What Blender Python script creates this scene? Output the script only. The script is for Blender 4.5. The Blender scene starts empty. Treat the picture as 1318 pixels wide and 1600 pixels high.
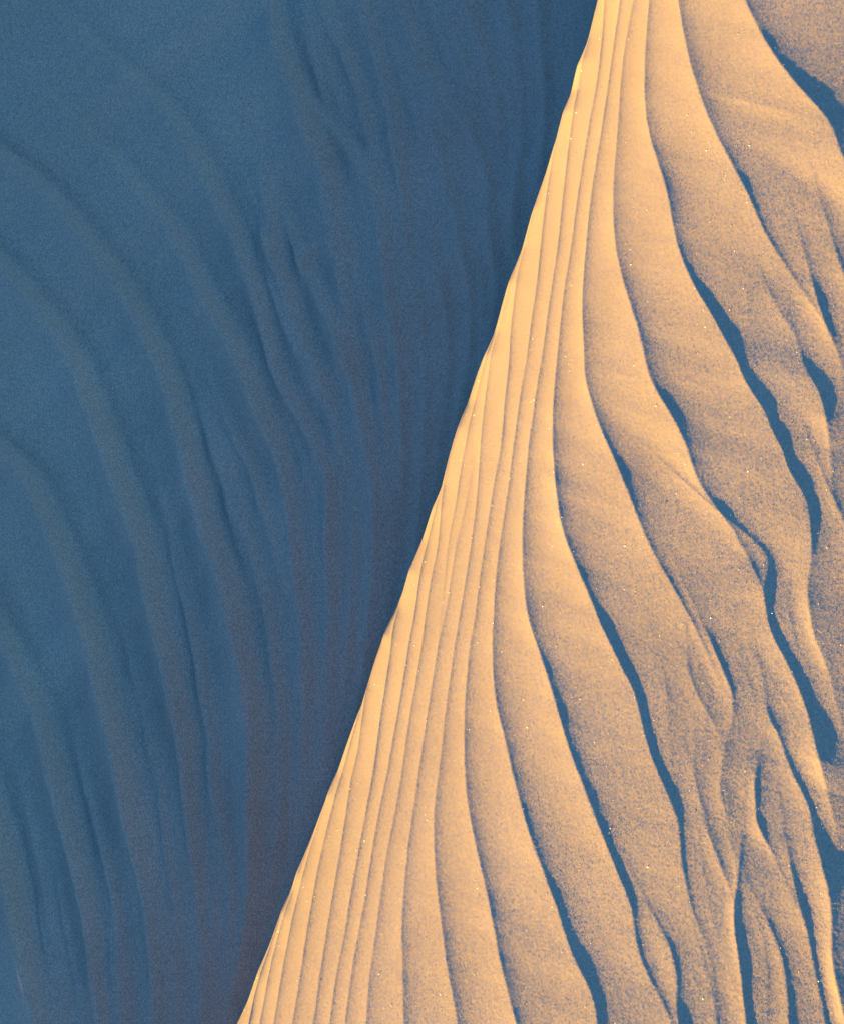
import bpy, math
import numpy as np

# ---------------------------------------------------------------- camera, sky, sun, exposure
scene = bpy.context.scene
SUN = np.array([-0.960, 0.235, 0.149]); SUN /= np.linalg.norm(SUN)      # direction towards the sun (low, from -X)
SUN_EL = math.asin(SUN[2])
SUN_ROT = math.atan2(SUN[0], SUN[1])                                    # sky texture: clockwise from +Y

cam_data = bpy.data.cameras.new("camera")
cam = bpy.data.objects.new("camera", cam_data)
scene.collection.objects.link(cam)
scene.camera = cam
CAM = np.array([-0.00536, -10.27357, 6.27670])
RIGHT = np.array([0.33203, -0.49236, -0.80457]); UP = np.array([0.94327, 0.17331, 0.28321])
BACK = np.cross(RIGHT, UP)
from mathutils import Matrix, Vector
cam.matrix_world = Matrix(((RIGHT[0], UP[0], BACK[0], CAM[0]), (RIGHT[1], UP[1], BACK[1], CAM[1]),
                           (RIGHT[2], UP[2], BACK[2], CAM[2]), (0, 0, 0, 1)))
cam_data.sensor_fit = 'VERTICAL'
cam_data.sensor_height = 24.0
cam_data.sensor_width = 24.0
cam_data.lens = 24.0 * 12.0 / 1.52
cam_data.clip_start = 0.1
cam_data.clip_end = 5000.0
cam_data.dof.use_dof = True
cam_data.dof.focus_distance = 11.6
cam_data.dof.aperture_fstop = 16.0

world = bpy.data.worlds.new("World")
scene.world = world
world.use_nodes = True
wn = world.node_tree.nodes; wl = world.node_tree.links
wn.clear()
w_out = wn.new("ShaderNodeOutputWorld"); w_bg = wn.new("ShaderNodeBackground")
sky = wn.new("ShaderNodeTexSky")
sky.sky_type = 'NISHITA'
sky.sun_disc = False
sky.sun_elevation = SUN_EL
sky.sun_rotation = SUN_ROT
sky.altitude = 1500.0
sky.air_density = 0.88
sky.dust_density = 1.0
sky.ozone_density = 5.8
w_bg.inputs["Strength"].default_value = 0.079
wl.new(sky.outputs[0], w_bg.inputs["Color"]); wl.new(w_bg.outputs[0], w_out.inputs["Surface"])

sun_data = bpy.data.lights.new("sun", 'SUN')
sun_data.energy = 4.7
sun_data.angle = math.radians(0.5)
sun_data.color = (1.0, 0.58, 0.085)
sun = bpy.data.objects.new("sun", sun_data)
scene.collection.objects.link(sun)
sun.location = Vector(SUN * 20.0)
sun.rotation_euler = Vector(SUN).to_track_quat('Z', 'Y').to_euler()

scene.view_settings.view_transform = 'Standard'
scene.view_settings.look = 'None'
scene.view_settings.gamma = 1.0
scene.view_settings.use_curve_mapping = False
scene.view_settings.exposure = 4.36

# ---------------------------------------------------------------- the dunes as height fields
rng = np.random.default_rng(7)

def ridge_shift(x):                      # the ridge line bows a little towards the viewer
    return -0.046 + 0.058 * np.minimum(np.abs(x), 1.6) ** 2
def ridge_z(x, y):                       # rounded whaleback: 10 deg front, 31 deg at the brink, steeper behind
    v = y - ridge_shift(x)
    f = np.minimum(v, 0.0); b = np.maximum(v, 0.0)
    L = 0.8
    zf = -0.612 * f + 0.835 * (f + L * (1 - np.exp(f / L)))
    zf = zf - 0.085 * np.minimum(f + 0.5, 0) ** 2
    zb = -0.612 * b - 0.14 * (b - 0.2 * (1 - np.exp(-b / 0.2)))
    z = zf + zb
    return np.where(z > -1.1, z, -1.25 + 0.15 * np.exp(np.minimum(z + 1.1, 0) / 0.15))
def slope_z(x, y):                       # shaded slip face beyond the trough
    y = y - ridge_shift(x) * np.clip(1 - (y - 0.3) / 0.8, 0, 1)
    xs = np.clip(x, -1.4, 3.0)
    up = np.clip((y + 0.10) / 0.45, 0, 1)
    up = up * up * (3 - 2 * up)
    dip = np.clip((-1.42 - x) / 0.3, 0, 1)  # unseen -X side is lowered so it casts no shadow on the crest
    return -0.068 + 0.63 * (y - 0.11) - 0.10 * xs * up - 0.06 * dip * dip * (3 - 2 * dip) \
        + 0.13 * np.exp(-((x + 1.42) / 0.24) ** 2 - ((y - 0.92) / 0.34) ** 2)  # unseen mound added up-sun to keep low sun off the folds

# ripple crest lines, surveyed on the sand: (heights along the crest, x,y in mm along it)
NOTCHES = [-0.909, -0.816, -0.725, -0.635, -0.567, -0.449, -0.325, -0.2, -0.089, 0.006, 0.131, 0.242, 0.36, 0.479, 0.619, 0.701, 0.82]
RIPPLES_SUN = [
    ([1.1, 1.1, 1.0], (600,-1170, 644,-1109, 682,-1063, 719,-966, 742,-910, 818,-763, 866,-678)),
    ([.5, 1.0, 1.1, 1.05, .9], (459,-1106, 486,-1053, 507,-1014, 559,-936, 586,-887, 633,-798, 714,-672, 800,-557, 854,-478)),
    ([.2, .9, 1.4, .5], (353,-1262, 375,-1244, 398,-1215, 427,-1180, 474,-1129)),
    ([.8, 1, .5], (434,-1256, 487,-1195, 508,-1169, 538,-1136)),
    ([.6, 1.3, 1.0, .3], (257,-1283, 273,-1273, 307,-1247, 329,-1224, 347,-1188, 372,-1160)),
    ([.6, .7, .4], (131,-1398, 172,-1352, 195,-1321, 222,-1286)),
    ([.4, 1.0, 1.1, .9, 1.2, 1.2, 1.15, 1.1, 1.05, .95, .9], (-41,-1430, -11,-1403, 8,-1378, 34,-1357, 62,-1337, 90,-1327, 114,-1322, 136,-1309, 169,-1288, 194,-1260, 209,-1227, 238,-1198, 257,-1163, 283,-1134, 301,-1091, 330,-1052, 359,-1000, 391,-941, 412,-896, 450,-831, 531,-734, 613,-604, 702,-512, 794,-438, 851,-392)),
    ([.5, 1.3, 1.2, 1.1, 1, .9, .8, .8, .8], (85,-1201, 108,-1166, 131,-1118, 150,-1071, 172,-1039, 199,-1006, 236,-943, 268,-873, 306,-825, 347,-770, 384,-711, 426,-648, 513,-558, 604,-487, 697,-411, 792,-361, 850,-345)),
    ([.6, 1.5, 1.6, 1.6, 1.3, 1.1, 1.2, 1.2, .4], (-176,-1485, -145,-1461, -117,-1437, -85,-1407, -59,-1378, -33,-1344, -10,-1308, -3,-1298, 26,-1273, 52,-1256, 83,-1247, 101,-1230, 107,-1206)),
    ([.5, 1.2, 1.2, 1.1, 1, .9, .9, .8, .8, .6, .4], (-43,-1170, -33,-1156, -8,-1114, 16,-1071, 37,-1030, 61,-989, 93,-940, 115,-907, 142,-862, 174,-802, 208,-742, 241,-691, 295,-638, 334,-599, 375,-564, 415,-533, 507,-467, 600,-415, 695,-352, 791,-286, 850,-251, 920,-205, 990,-160, 1060,-114, 1130,-69, 1200,-23, 1270,23, 1340,68, 1410,114, 1480,160, 1550,205, 1620,251)),
    ([.2, .6, .9, .8, .5, .8, 1.2, 1.2, .4], (-272,-1344, -246,-1323, -233,-1309, -191,-1291, -158,-1283, -126,-1280, -112,-1274, -92,-1261, -73,-1234, -50,-1204, -39,-1188, -22,-1162)),
    ([.2, .5, .5, .2], (-156,-1268, -145,-1253, -132,-1228, -113,-1199, -94,-1172, -58,-1147)),
    ([.3, .7, .9, 1.1, 1.4, 1.4, 1.3, 1.1, 1, .9, .9, .8, .8, .8, .6, .4], (-445,-1388, -426,-1373, -407,-1349, -386,-1325, -360,-1302, -328,-1278, -303,-1262, -287,-1254, -268,-1233, -247,-1203, -223,-1167, -197,-1137, -166,-1104, -137,-1072, -112,-1026, -85,-983, -71,-956, -45,-915, -19,-871, 4,-828, 31,-782, 59,-744, 84,-717, 124,-674, 162,-637, 228,-584, 299,-535, 354,-496, 410,-466, 503,-404, 598,-344, 694,-282, 793,-153, 859,-24, 929,32, 999,88, 1069,144)),
    ([.5, .8, 1.2, 1.3, 1.3, 1.2, 1.1, 1, .9, .9, .8, .8, .8, .8, .6, .4], (-566,-1387, -538,-1361, -525,-1342, -504,-1310, -490,-1285, -479,-1272, -458,-1249, -430,-1230, -408,-1212, -380,-1173, -355,-1139, -333,-1109, -294,-1054, -256,-998, -237,-972, -208,-934, -179,-895, -150,-852, -118,-798, -77,-741, -39,-701, 4,-663, 43,-631, 90,-598, 131,-567, 175,-542, 221,-515, 266,-492, 313,-461, 364,-429, 406,-403, 500,-322, 596,-226, 689,-137, 759,-81, 829,-25, 899,31, 969,87, 1039,143)),
    ([1.2, 1.3, 1.3, 1.0, .2], (-578,-1408, -535,-1372, -520,-1360, -486,-1344, -459,-1325, -436,-1299, -417,-1267, -400,-1239)),
    ([1.2, 1.2, 1.2, 1.1, 1, .9, .9, .8, .8, .8, .8, .6, .4], (-621,-1263, -576,-1229, -552,-1211, -535,-1191, -519,-1163, -494,-1125, -462,-1087, -430,-1042, -397,-993, -370,-953, -334,-906, -297,-858, -261,-812, -225,-761, -184,-716, -141,-678, -105,-650, -66,-621, -15,-589, 34,-562, 83,-533, 124,-506, 165,-479, 215,-447, 252,-428, 308,-386, 353,-356, 402,-307, 498,-193, 568,-95, 638,-39, 708,17, 778,73, 848,129)),
    ([1.2, 1.1, 1, .9, .8, .8, .8, .7, .6, .4], (-660,-1124, -619,-1073, -586,-1034, -556,-999, -517,-957, -474,-910, -437,-864, -400,-817, -382,-794, -322,-732, -283,-698, -242,-663, -206,-638, -152,-604, -136,-598, -82,-566, -36,-539, 27,-501, 71,-476, 119,-452, 162,-413, 210,-369, 233,-349, 282,-284, 339,-214, 379,-158, 449,-102, 519,-46, 589,10, 659,66, 729,122)),
    ([1.0, .9, .8, .8, .8, .7, .6, .6, .4], (-696,-991, -652,-943, -616,-905, -585,-869, -544,-828, -501,-782, -464,-745, -422,-707, -376,-673, -336,-652, -268,-609, -223,-583, -160,-547, -122,-527, -81,-505, -40,-480, 29,-429, 91,-365, 146,-302, 203,-233, 241,-182, 311,-126, 381,-70, 451,-14, 521,42, 591,98)),
    ([.3, .6, .6, .6, .4], (-122,-433, -81,-397, -23,-340, 11,-321, 70,-265, 113,-229, 142,-198, 212,-142, 282,-86, 352,-30, 422,26, 492,82, 562,138)),
    ([.9, .8, .8, .8, .8, .6, .3], (-730,-854, -683,-813, -620,-762, -572,-719, -521,-683, -463,-646, -409,-616, -348,-582, -286,-548, -235,-519, -169,-481, -119,-457, -78,-429, -27,-395, 15,-378, 52,-353)),
    ([.8, .8, .8, .8, .7, .6, .4], (-757,-742, -707,-710, -641,-665, -594,-642, -535,-609, -474,-575, -417,-551, -358,-518, -288,-471, -233,-440, -178,-402, -135,-363, -87,-323, -51,-298, 4,-217, 51,-129, 121,-73, 191,-17, 261,39, 331,95)),
    ([.8, .9, .9, .8, .7, .6, .4], (-772,-671, -720,-644, -642,-600, -591,-576, -545,-555, -521,-540, -457,-503, -413,-480, -366,-458, -334,-437, -289,-410, -240,-375, -185,-330, -152,-305, -113,-261, -75,-219, -5,-163, 65,-107, 135,-51, 205,5, 275,61, 345,117)),
    ([.8, .8, .9, .8, .6, .4], (-782,-623, -731,-594, -654,-550, -616,-534, -551,-495, -484,-458, -435,-430, -375,-390, -305,-325, -259,-280, -204,-208, -164,-121, -94,-65, -24,-9, 46,47, 116,103)),
    ([.8, .8, .8, .6, .4], (-793,-569, -742,-536, -695,-506, -634,-464, -563,-416, -496,-368, -451,-328, -398,-272, -377,-261, -318,-172, -281,-90, -211,-34, -141,22, -71,78)),
    ([.8, .8, .8, .6, .4], (-809,-484, -756,-453, -700,-416, -640,-366, -574,-310, -518,-261, -474,-230, -444,-207, -374,-156, -304,-105, -234,-54, -164,-3, -94,48, -24,99)),
    ([.8, .8, .6, .4], (-824,-403, -771,-366, -713,-315, -655,-260, -592,-198, -564,-175, -535,-141, -465,-85, -395,-29, -325,27, -255,83)),
    ([.8, .8, .6, .4], (-836,-328, -783,-286, -736,-237, -688,-180, -664,-158, -594,-102, -524,-46, -454,10, -384,66, -314,122)),
    ([.8, .6, .4], (-847,-257, -793,-211, -758,-160, -732,-137, -662,-81, -592,-25, -522,31, -452,87)),
    ([1.2, 1.4, 1.5, 1.5, 1.4, 1.3, 1.1, .9, .3], (-482,-1658, -431,-1624, -407,-1605, -377,-1585, -333,-1566, -302,-1547, -272,-1522, -232,-1486, -206,-1467, -191,-1450, -172,-1420, -149,-1393, -125,-1368, -108,-1339, -82,-1323, -72,-1314)),
    ([.4, 1.4, 1.7, 1.4, .3], (-286,-1439, -266,-1413, -257,-1397, -220,-1372, -194,-1357, -179,-1354, -157,-1349)),
    ([1.2, 1.0, 1.1, 1.3, 1.3, 1.1, .3], (-506,-1638, -463,-1608, -427,-1583, -399,-1562, -375,-1544, -350,-1525, -319,-1494, -291,-1472, -261,-1449, -246,-1438)),
    ([1.6, 1.7, 1.9, 2.1, 2.0, 1.2, .3], (-546,-1512, -501,-1485, -481,-1472, -454,-1455, -414,-1429, -381,-1406, -348,-1394, -312,-1383, -283,-1371, -266,-1364)),
    ([1.6, 1.6, 1.4, 1.0, .3], (-525,-1578, -480,-1552, -447,-1535, -418,-1516, -383,-1484, -357,-1449, -346,-1434)),
    ([.3, .8, .8, .3], (-347,-1382, -330,-1362, -307,-1336, -282,-1308, -271,-1298, -260,-1287)),
    ([1, .9, .3], (-560,-1466, -516,-1434, -486,-1414, -476,-1404)),
]
RIPPLES_SHADE = [
    ([.4, .8, 1.1, 1.3, 1.2, 1, .8, .6], (-887,89, -827,89, -770,94, -703,98, -638,107, -558,123, -450,155, -427,163, -367,186, -324,210, -282,239, -246,256, -200,287, -156,330, -108,368, -58,399, -20,426, 24,463, 72,504, 121,558, 161,611, 200,662, 218,693, 252,751, 288,820, 307,882)),
    ([.4, .7, .9, 1.1, 1.2, 1, .6, .3], (-399,110, -341,126, -289,142, -236,161, -189,187, -123,221, -62,253, -9,286, 28,315, 83,363, 130,404, 163,443, 194,491, 247,547, 265,569, 298,614, 330,671, 379,771)),
    ([.6, .8, 1, 1, .8, .6, .4], (-361,90, -267,117, -205,138, -141,162, -78,188, -9,212, 24,239, 54,275, 85,308, 109,342, 167,382, 210,412, 262,453, 295,486, 348,546, 407,608, 461,687, 507,800)),
    ([.3, .8, .8, .5], (44,224, 90,254, 137,286, 173,326, 222,372, 291,423, 352,463)),
    ([.4, .7, .8, .8, .8, .4], (-369,64, -316,66, -217,79, -105,108, -27,135, 20,154, 69,187, 125,228, 184,266, 226,301, 256,348, 294,386, 334,424)),
    ([.3, .5, .3], (232,291, 260,306, 321,340, 363,372)),
    ([.4, .6, .8, .8, .5], (-178,72, -113,84, -45,101, 7,114, 85,143, 167,178, 230,207, 285,240, 344,275, 397,305, 456,346, 478,387)),
    ([.5, .6, .7, .7, .4], (-34,72, 18,86, 112,118, 204,158, 289,205, 336,238, 375,261, 453,301, 523,342, 602,399, 662,443, 706,476)),
    ([.4, .6, .7, .3], (39,75, 120,96, 216,126, 294,162, 367,212, 434,263)),
    ([.4, .6, .6, .3], (94,70, 194,88, 290,121, 373,161, 402,183, 466,233, 508,267, 567,314)),
    ([.4, .5, .3], (249,80, 332,100, 395,127, 466,167)),
    ([.4, 1, .8, .4], (372,364, 420,395, 490,455, 553,508, 590,544, 662,602)),
    ([.3, .6, .4], (520,387, 570,421, 618,464, 688,528)),
    ([.3, .8, .8, .5], (494,180, 532,207, 565,241, 613,316, 644,356, 695,401, 724,425)),
    ([.3, .7, .4], (554,192, 608,220, 663,259, 711,303, 755,335)),
    ([.4, .5, .4], (459,121, 524,143, 587,169, 697,231, 773,282)),
    ([.4, .5, .4], (565,122, 630,147, 725,198, 787,234)),
    ([.7, .8, .9, 1, 1.3, 1.2, .9, .6], (-895,106, -840,117, -740,142, -666,170, -592,198, -532,223, -449,255, -391,288, -333,322, -291,356, -232,391, -189,420, -149,458, -103,503, -62,541, -16,583, 30,628, 75,686, 114,743, 145,810)),
    ([.4, .8, .7, .3], (-447,222, -407,240, -364,266, -306,299, -249,339, -208,374, -160,402)),
    ([.3, .7, .8, .3], (-150,236, -99,268, -84,282, -22,331, 23,379, 43,398)),
    ([.5, .7, .8, .7, .3], (-750,89, -664,89, -563,97, -466,122, -417,139, -326,172, -255,207, -203,236, -158,270, -138,287)),
    ([.3, .6, .3], (-388,73, -291,89, -211,107, -133,135, -85,151)),
    ([.9, 1, 1.2, 1.4, 1.3, 1, .7], (-917,152, -863,166, -780,189, -720,212, -648,246, -589,276, -513,319, -435,373, -385,411, -342,439, -302,480, -248,528, -190,588, -139,650, -119,694, -112,718)),
    ([1.0, 1.2, 1.3, 1, .7], (-943,205, -885,227, -797,266, -740,289, -686,322, -631,360, -578,399, -532,429, -486,468, -439,514, -394,568, -366,608)),
    ([1.2, 1.3, 1.2, .8], (-974,270, -917,297, -840,341, -775,382, -713,421, -658,464, -594,513)),
    ([.6, .6, .3], (-968,258, -915,275, -847,299, -770,343, -675,398, -633,424)),
    ([.8, .9, .8, .4], (-934,187, -881,203, -807,226, -733,256, -660,292, -597,339, -558,367)),
    ([.6, .7, .7, .4], (-905,127, -852,142, -754,172, -667,202, -607,233, -519,269, -485,289)),
    ([.6, .6, .4], (-874,104, -810,107, -727,114, -633,134, -560,167, -517,191)),
    ([.3, .4, .2], (-507,290, -471,310, -413,345, -372,375)),
]

def pchip(xk, yk, x):                    # monotone cubic through the survey points, straight beyond the ends
    h = np.diff(xk); d = np.diff(yk) / h
    m = np.zeros_like(yk)
    m[0], m[-1] = d[0], d[-1]
    for k in range(1, len(yk) - 1):
        w = h[k] / (h[k - 1] + h[k])
        m[k] = d[k - 1] * w + d[k] * (1 - w)
    i = np.clip(np.searchsorted(xk, x) - 1, 0, len(xk) - 2)
    t = (x - xk[i]) / h[i]
    t2, t3 = t * t, t * t * t
    y = ((2*t3-3*t2+1)*yk[i] + (t3-2*t2+t)*h[i]*m[i] + (-2*t3+3*t2)*yk[i+1] + (t3-t2)*h[i]*m[i+1])
    y = np.where(t < 0, yk[0] + m[0] * (x - xk[0]), y)
    return np.where(t > 1, yk[-1] + m[-1] * (x - xk[-1]), y)

def gauss1(a, s):                        # gaussian smoothing along the last axis
    if s < 0.3: return a
    r = int(3 * s + 1); k = np.exp(-0.5 * (np.arange(-r, r + 1) / s) ** 2); k /= k.sum()
    p = np.pad(a, [(0, 0)] * (a.ndim - 1) + [(r, r)], mode='edge')
    out = np.zeros_like(a)
    for j, w in enumerate(k): out += w * p[..., j:j + a.shape[-1]]
    return out

def blur(a, sy, sx):
    return gauss1(gauss1(a, sx).T.copy(), sy).T.copy()

def value_noise(X, Y, lx, ly, seed):     # smooth lattice noise, roughly unit range
    r = np.random.default_rng(seed); T = r.uniform(-1, 1, (257, 257))
    u = X / lx + 91.3; v = Y / ly + 57.7
    i = np.floor(u).astype(int); j = np.floor(v).astype(int)
    fu = u - i; fv = v - j
    fu = fu*fu*(3-2*fu); fv = fv*fv*(3-2*fv)
    i %= 256; j %= 256
    return ((T[j, i]*(1-fu)+T[j, i+1]*fu)*(1-fv) + (T[j+1, i]*(1-fu)+T[j+1, i+1]*fu)*fv)

def stretched(a, b, step, far, n):       # regular spacing a..b, widening steps out to far
    mid = np.arange(a, b, step)
    g = np.linspace(0, 1, n + 1)[1:]
    tail = step * n * g + (far - step * n) * g ** 4
    return np.concatenate([a - tail[::-1], mid, mid[-1] + tail])

def ripple_field(curves, xs, ys, amp_fn, lee_fn, stoss_cap, apron, seed, wob, step=False):
    """Sum of asymmetric ripples: a long gentle back on the sun (+Y) side, a short lee on the -Y side."""
    nx = len(xs); H = np.zeros((len(ys), nx))
    rec = []
    for ci, (amps, pts) in enumerate(curves):
        P = np.array(pts, float).reshape(-1, 2) / 1000.0
        yc = gauss1(pchip(P[:, 0], P[:, 1], xs), 8)
        a0, a1 = P[0, 0], P[-1, 0]
        slope = gauss1(np.gradient(yc, xs), 6)
        slope = np.clip(slope, -1.8, 1.8)
        u = np.clip((xs - a0) / (a1 - a0), 0, 1)
        w = np.interp(u, np.linspace(0, 1, len(amps)), amps)
        la, lb = (0.10, 0.10)
        if amps[0] >= 0.65: la = 0.8                      # runs on out of the surveyed patch
        if amps[-1] >= 0.65: lb = 0.8
        t = np.clip((xs - (a0 - la)) / la, 0, 1) * np.clip(((a1 + lb) - xs) / lb, 0, 1)
        w = w * t * t * (3 - 2 * t)
        r = np.random.default_rng(seed + ci)
        n1 = gauss1(r.standard_normal(nx), 4) ; n2 = gauss1(r.standard_normal(nx), 14)
        yc = yc + wob * (n1 * 1.3 + n2 * 1.5) * np.clip(np.abs(slope) * 1.3, 0.3, 1.2)
        w = w * (1 + 0.9 * gauss1(r.standard_normal(nx), 9) * wob * 350)
        rec.append((yc, np.clip(w, 0, None), 1 / np.sqrt(1 + slope ** 2)))
    YC = np.stack([r[0] for r in rec]); WW = np.stack([r[1] for r in rec])
    big = 9.0
    for i, (yc, w, ca) in enumerate(rec):
        dy = YC - yc
        on = np.clip(WW / 0.25, 0, 1)
        up = np.where((dy > 0.012) & (on > 0.3), dy, big); 
        S = np.minimum(up.min(axis=0) * ca, stoss_cap)
        S = gauss1(np.clip(S, 0.03, stoss_cap), 22)
        dn = np.where((dy < -0.012) & (on > 0.3), -dy, big)
        Sd = gauss1(np.clip(dn.min(axis=0) * ca, 0.03, stoss_cap), 22)
        near = np.exp(-np.clip(ridge_shift(xs) - yc, 0, None) / 0.45)
        A = amp_fn(0.5 * (S + Sd), near) * w
        lee = lee_fn(Sd, near)
        act = np.where(w > 1e-3)[0]
        if len(act) == 0: continue
        j0, j1 = act[0], act[-1] + 1
        lo = np.searchsorted(ys, (yc - 10 * lee / ca)[j0:j1].min() - 0.01)
        hi = np.searchsorted(ys, (yc + S / ca)[j0:j1].max() + 0.01)
        if hi <= lo: continue
        d = (ys[lo:hi, None] - yc[None, j0:j1]) * ca[j0:j1]
        up_t = np.clip(1 - d / S[j0:j1], 0, 1)
        dm = np.minimum(d, 0) / lee[j0:j1]
        h = np.where(d >= 0, up_t ** 2.0, (1 - apron) * np.exp(dm / 0.75) + apron * np.exp(dm / 3.2))
        if step:                                          # slip-face folds: rounded back, short fall, a groove added at its foot to shade a dark edge
            fall = np.exp(np.minimum(d, 0) / 0.005)
            h = np.where(d >= 0, up_t ** 2.0, fall - 0.75 * (1 - fall) * np.exp(np.minimum(d, 0) / 0.022))
        H[lo:hi, j0:j1] += h * A[j0:j1]
    return H

def between(curves, seed, gmin, gmax, amp, where):
    """Fainter ripples that start and die out between two surveyed ones."""
    r = np.random.default_rng(seed); out = []; cs = []
    for amps, pts in curves:
        P = np.array(pts, float).reshape(-1, 2) / 1000.0
        cs.append((P[0, 0], P[-1, 0], P))
    for i, (a0, a1, P) in enumerate(cs):
        best = None
        for j, (b0, b1, Q) in enumerate(cs):
            lo, hi = max(a0, b0), min(a1, b1)
            if j == i or hi - lo < 0.12: continue
            x = np.linspace(lo, hi, 24); g = np.interp(x, Q[:, 0], Q[:, 1]) - np.interp(x, P[:, 0], P[:, 1])
            if g.mean() > 0 and (best is None or g.mean() < best[0]): best = (g.mean(), lo, hi, Q)
        if best is None or not gmin < best[0] < gmax: continue
        g, lo, hi, Q = best
        for f in ((0.5,) if g < 0.09 else (0.32, 0.66)):
            n = r.uniform(0.45, 0.95) * (hi - lo); s = lo + r.uniform(0, 1) * (hi - lo - n)
            x = np.linspace(s, s + n, 9); f0 = np.clip(f + r.uniform(-0.1, 0.1) + r.uniform(-0.12, 0.12) * np.linspace(-1, 1, 9), 0.15, 0.85)
            y = np.interp(x, P[:, 0], P[:, 1]) * (1 - f0) + np.interp(x, Q[:, 0], Q[:, 1]) * f0
            if not where(x.mean(), y.mean()): continue
            w = amp * r.uniform(0.5, 1.2)
            out.append(([0.3 * w, w, w, 0.3 * w], np.stack([x, y], 1).ravel() * 1000))
    return out

def grid_object(name, xs, ys, Z, mat, label):
    ny, nx = Z.shape
    co = np.empty((ny, nx, 3), np.float32)
    co[..., 0] = xs[None, :]; co[..., 1] = ys[:, None]; co[..., 2] = Z
    idx = np.arange(ny * nx, dtype=np.int32).reshape(ny, nx)
    q = np.stack([idx[:-1, :-1], idx[:-1, 1:], idx[1:, 1:], idx[1:, :-1]], -1).reshape(-1, 4)
    me = bpy.data.meshes.new(name)
    me.vertices.add(ny * nx); me.vertices.foreach_set("co", co.ravel())
    me.loops.add(q.size); me.loops.foreach_set("vertex_index", q.ravel())
    me.polygons.add(len(q)); me.polygons.foreach_set("loop_start", np.arange(0, q.size, 4, dtype=np.int32))
    me.update(calc_edges=True)
    me.polygons.foreach_set("use_smooth", np.ones(len(q), bool))
    me.materials.append(mat)
    o = bpy.data.objects.new(name, me); scene.collection.objects.link(o)
    o['kind'] = 'structure'; o['label'] = label
    return o

# ---------------------------------------------------------------- materials
def sand_material(name, grain_scale, facet, mix_lo, mix_hi):
    m = bpy.data.materials.new(name); m.use_nodes = True
    nt = m.node_tree; N = nt.nodes; K = nt.links
    b = N["Principled BSDF"]
    tc = N.new("ShaderNodeTexCoord")
    v = N.new("ShaderNodeTexVoronoi"); v.inputs["Scale"].default_value = grain_scale
    v.feature = 'F1'
    mp = N.new("ShaderNodeMapping"); mp.inputs["Scale"].default_value = (0.75, 1.2, 1.0)
    K.new(tc.outputs["Object"], mp.inputs["Vector"]); K.new(mp.outputs[0], v.inputs["Vector"])
    sep = N.new("ShaderNodeSeparateColor"); K.new(v.outputs["Color"], sep.inputs[0])
    r = N.new("ShaderNodeValToRGB")                     # mineral mix: dark, tan and pale grains
    e = r.color_ramp.elements
    e[0].position = 0.0; e[0].color = mix_lo + (1,)
    e[1].position = 1.0; e[1].color = mix_hi + (1,)
    mid = e.new(0.5); mid.color = tuple(0.5 * (a + c) for a, c in zip(mix_lo, mix_hi)) + (1,)
    K.new(sep.outputs[0], r.inputs["Fac"])
    n = N.new("ShaderNodeTexNoise"); n.inputs["Scale"].default_value = 5.0; n.inputs["Detail"].default_value = 5.0
    K.new(tc.outputs["Object"], n.inputs["Vector"])
    mr = N.new("ShaderNodeMapRange"); mr.inputs["From Min"].default_value = 0.3; mr.inputs["From Max"].default_value = 0.7
    mr.inputs["To Min"].default_value = 0.93; mr.inputs["To Max"].default_value = 1.05
    K.new(n.outputs["Fac"], mr.inputs["Value"])
    mul = N.new("ShaderNodeMix"); mul.data_type = 'RGBA'; mul.blend_type = 'MULTIPLY'; mul.inputs["Factor"].default_value = 1.0
    K.new(r.outputs["Color"], mul.inputs["A"]); K.new(mr.outputs["Result"], mul.inputs["B"])
    K.new(mul.outputs["Result"], b.inputs["Base Color"])
    b.inputs["Roughness"].default_value = 0.9
    b.inputs["Specular IOR Level"].default_value = 0.1
    b.inputs["Diffuse Roughness"].default_value = 0.0
    geo = N.new("ShaderNodeNewGeometry")                # every grain turns its own small facet to the light
    off = N.new("ShaderNodeVectorMath"); off.operation = 'SUBTRACT'; off.inputs[1].default_value = (0.5, 0.5, 0.5)
    K.new(v.outputs["Color"], off.inputs[0])
    sc = N.new("ShaderNodeVectorMath"); sc.operation = 'SCALE'; sc.inputs["Scale"].default_value = facet
    K.new(off.outputs[0], sc.inputs[0])
    ad = N.new("ShaderNodeVectorMath"); ad.operation = 'ADD'
    K.new(geo.outputs["Normal"], ad.inputs[0]); K.new(sc.outputs[0], ad.inputs[1])
    no = N.new("ShaderNodeVectorMath"); no.operation = 'NORMALIZE'
    K.new(ad.outputs[0], no.inputs[0]); K.new(no.outputs[0], b.inputs["Normal"])
    return m

sand = sand_material("sand", 900.0, 0.25, (0.090, 0.071, 0.045), (0.174, 0.137, 0.0865))

# ---------------------------------------------------------------- sunlit dune
xs = stretched(-1.15, 1.18, 0.0012, 7.0, 60)
ys = stretched(-2.20, 0.10, 0.0016, 5.0, 60)
ys = ys[ys < 2.2]
X, Y = np.meshgrid(xs, ys)

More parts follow.
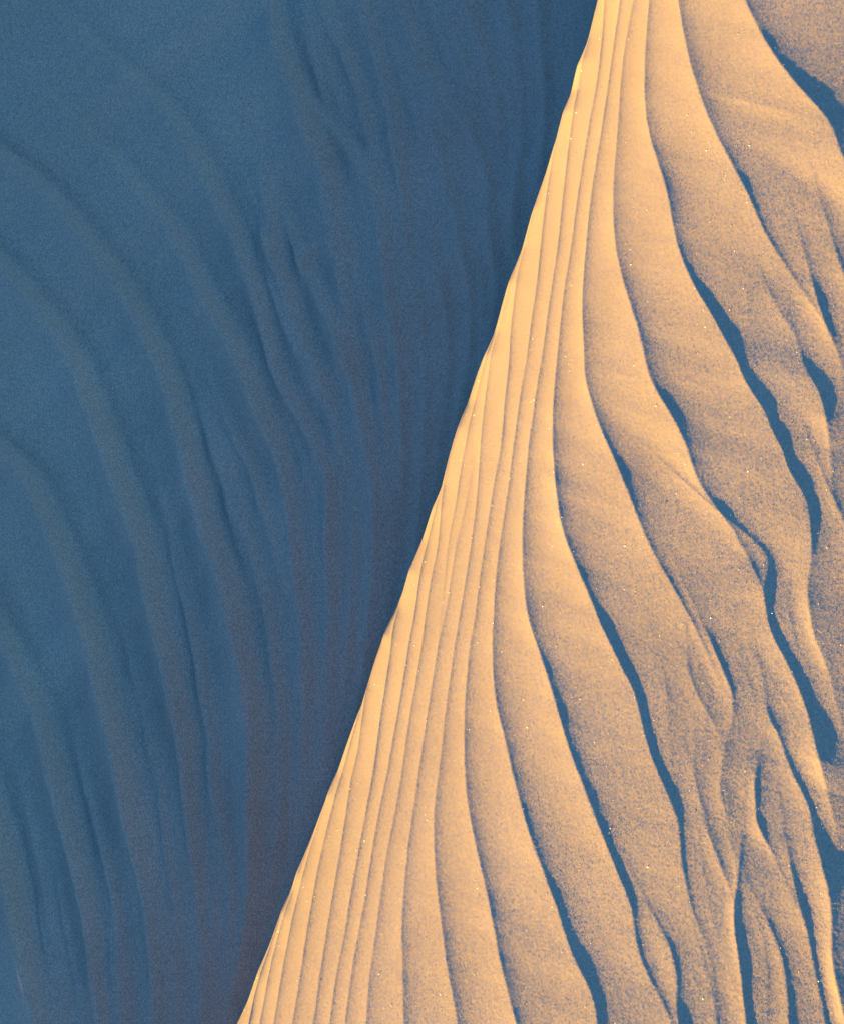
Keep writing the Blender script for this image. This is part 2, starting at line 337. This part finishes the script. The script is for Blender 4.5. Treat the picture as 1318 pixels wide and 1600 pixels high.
def brink_notches(x):                    # each ripple that runs over the brink leaves a small step in it
    r = np.random.default_rng(5); k = np.array(NOTCHES); s = np.zeros_like(x)
    for a, c in zip(k[:-1], k[1:]):
        A = 0.0060 * r.uniform(0.4, 1.4); f = 0.045 * r.uniform(0.8, 1.2) / (c - a)
        t = (x - a) / (c - a); on = (t >= 0) & (t < 1)
        s = np.where(on, A * np.where(t < f, 0.5 - t / f, -0.5 + (t - f) / (1 - f)), s)
    return gauss1(s, 4)
bz = brink_notches(xs)[None, :]
V = Y - ridge_shift(X)
Z = ridge_z(X, Y - bz * np.exp(-(V / 0.16) ** 2))
inner = np.clip(1 - np.maximum(np.abs(X) - 1.5, 0) / 0.8, 0, 1) * np.clip(1 - np.maximum(-2.6 - Y, 0) / 0.6, 0, 1)
R = ripple_field(RIPPLES_SUN + between(RIPPLES_SUN, 8, 0.07, 0.30, 0.34, lambda x, y: y < ridge_shift(x) - 0.95), xs, ys, lambda S, n: (0.0335 + 0.0135 * n) * (0.75 * S + 0.022), lambda S, n: (0.115 + 0.05 * n) * S, 0.20, 0.62, 100, 0.0006)
R = blur(R, 0.9, 0.9)
front = np.clip((ridge_shift(X) - Y) / 1.6, 0, 1)
uneven = value_noise(X, Y, 0.24, 0.16, 3) * 0.0018  + value_noise(X, Y, 0.05, 0.02, 5) * 0.0002
grain = blur(rng.standard_normal(Z.shape), 0.75, 0.85)
grain /= grain.std()
streak = blur(rng.standard_normal(Z.shape), 1.6, 3.5); streak /= streak.std()
Z += R + uneven * front * np.clip(inner, 0, 1) + ((0.00001 + 0.00003 * front) * grain + 0.00005 * streak * front) * inner
far = np.maximum(np.abs(X) - 1.8, 0)
Z -= 0.10 * far ** 1.5 + 0.30 * np.maximum(-2.0 - Y, 0) ** 1.8  # unseen front bent down steeply so less bounce light reaches the shaded dune
dune = grid_object("sunlit_dune", xs, ys, Z, sand, "rounded crest of a rippled sand dune glowing gold in low raking sun")

# ---------------------------------------------------------------- shaded dune
xs2 = stretched(-1.35, 1.45, 0.0030, 7.0, 40)
ys2 = stretched(0.02, 1.72, 0.0030, 5.0, 40)
ys2 = ys2[ys2 > -0.5]
X2, Y2 = np.meshgrid(xs2, ys2)
Z2 = slope_z(X2, Y2)
top = 0.95                                              # the slip face rolls over well above the visible part
Z2 = np.where(Z2 > top - 0.2, top - 0.2 * np.exp(-(Z2 - top + 0.2) / 0.2), Z2)
Z2 -= 0.25 * np.maximum(Y2 - 1.8, 0) ** 1.3
R2 = ripple_field(RIPPLES_SHADE + between(RIPPLES_SHADE, 17, 0.03, 0.19, 0.55, lambda x, y: True), xs2, ys2, lambda S, n: np.clip(0.72 * S, 0.014, 0.028), lambda S, n: np.clip(0.14 * S, 0.008, 0.012), 0.07, 0.05, 300, 0.0003, True)
R2 = blur(R2, 1.3, 1.3)
und = value_noise(X2 - 0.5 * Y2, Y2 + 0.5 * X2, 0.5, 0.07, 11) * 0.0035 + value_noise(X2 - 0.5 * Y2, Y2 + 0.5 * X2, 0.22, 0.035, 12) * 0.0018 \
    + value_noise(X2 - 0.3 * Y2, Y2 + 0.3 * X2, 0.06, 0.012, 13) * 0.0005
g2 = blur(rng.standard_normal(Z2.shape), 0.8, 0.8); g2 /= g2.std()
in2 = np.clip(1 - np.maximum(np.abs(X2) - 1.6, 0) / 0.8, 0, 1) * np.clip(1 - np.maximum(Y2 - 1.8, 0) / 0.6, 0, 1)
lee_end = np.clip((-0.30 - X2) / 0.2, 0, 1)             # the folds die out low down where the slip face meets the crest
R2 *= 0.5 * (1 - lee_end) + (0.5 + 0.5 * lee_end) * np.clip((Y2 - ridge_shift(X2) - 0.12 + 0.06 * lee_end) / (0.35 - 0.20 * lee_end), 0, 1)
R2 *= 1 - 0.5 * np.clip((-0.80 - X2) / 0.3, 0, 1)
R2 *= 1 - 0.75 * np.clip((-0.88 - X2) / 0.12, 0, 1) * np.clip((0.85 - Y2) / 0.15, 0, 1)
Z2 += (R2 + und + 0.00008 * g2) * in2
Z2 -= 0.10 * np.maximum(np.abs(X2) - 1.8, 0) ** 1.5
shade = grid_object("shaded_dune", xs2, ys2, Z2, sand, "steep dune slip face with faint flowing ripples in blue shade behind the sunlit crest")

# ---------------------------------------------------------------- desert floor, out to the horizon
xg = stretched(-12, 12, 0.4, 1500.0, 40); yg = stretched(-12, 12, 0.4, 1500.0, 40)
XG, YG = np.meshgrid(xg, yg)
ZG = -1.9 + 0.25 * value_noise(XG, YG, 9.0, 5.0, 21) + 0.05 * value_noise(XG, YG, 2.0, 1.2, 22)
grid_object("ground", xg, yg, ZG, sand, "wide sandy desert floor around the dunes")

# ---------------------------------------------------------------- quartz grains that catch the sun
def quartz_material():
    m = bpy.data.materials.new("quartz"); m.use_nodes = True
    nt = m.node_tree; b = nt.nodes["Principled BSDF"]
    g = nt.nodes.new("ShaderNodeNewGeometry"); r = nt.nodes.new("ShaderNodeValToRGB")
    r.color_ramp.elements[0].color = (0.17, 0.13, 0.08, 1); r.color_ramp.elements[1].color = (0.40, 0.31, 0.19, 1)
    nt.links.new(g.outputs["Random Per Island"], r.inputs["Fac"])
    nt.links.new(r.outputs["Color"], b.inputs["Base Color"])
    b.inputs["Roughness"].default_value = 0.35
    return m

def grains(count):
    r = np.random.default_rng(41)
    base = np.array([(1,0,0),(-1,0,0),(0,1,0),(0,-1,0),(0,0,1),(0,0,-1)], float)
    tri = np.array([(0,2,4),(2,1,4),(1,3,4),(3,0,4),(2,0,5),(1,2,5),(3,1,5),(0,3,5)])
    V = []; F = []
    px = r.uniform(-1.2, 1.2, count * 3); py = -1.0 + 0 * px
    depth = 2.2 * r.uniform(0, 1, count * 3) ** 0.75
    keep = depth > 0.02
    px, depth = px[keep][:count], depth[keep][:count]
    py = ridge_shift(px) - depth
    ix = np.clip(np.searchsorted(xs, px), 0, len(xs) - 1); iy = np.clip(np.searchsorted(ys, py), 0, len(ys) - 1)
    pz = Z[iy, ix]
    for k in range(len(px)):
        size = 0.00045 * (1 + r.pareto(3.2)); size = min(size, 0.0011)
        q = base * r.uniform(0.7, 1.2, (6, 1))
        a, bb, c = r.uniform(0, 6.28, 3)
        Rz = np.array([(math.cos(a), -math.sin(a), 0), (math.sin(a), math.cos(a), 0), (0, 0, 1)])
        Rx = np.array([(1, 0, 0), (0, math.cos(bb), -math.sin(bb)), (0, math.sin(bb), math.cos(bb))])
        F.append(tri + len(V) * 6)
        V.append((q @ Rx.T @ Rz.T) * size + (xs[ix[k]], ys[iy[k]], pz[k] + 0.0 * size))
    V = np.concatenate(V); F = np.concatenate(F)
    me = bpy.data.meshes.new("sand_grains")
    me.from_pydata(V.tolist(), [], F.tolist()); me.materials.append(quartz_material())
    o = bpy.data.objects.new("sand_grains", me); scene.collection.objects.link(o)
    o['kind'] = 'stuff'; o['category'] = 'sand grains'
    o['label'] = "tiny glinting quartz grains scattered over the sunlit rippled sand"
    return o
grains(5000)
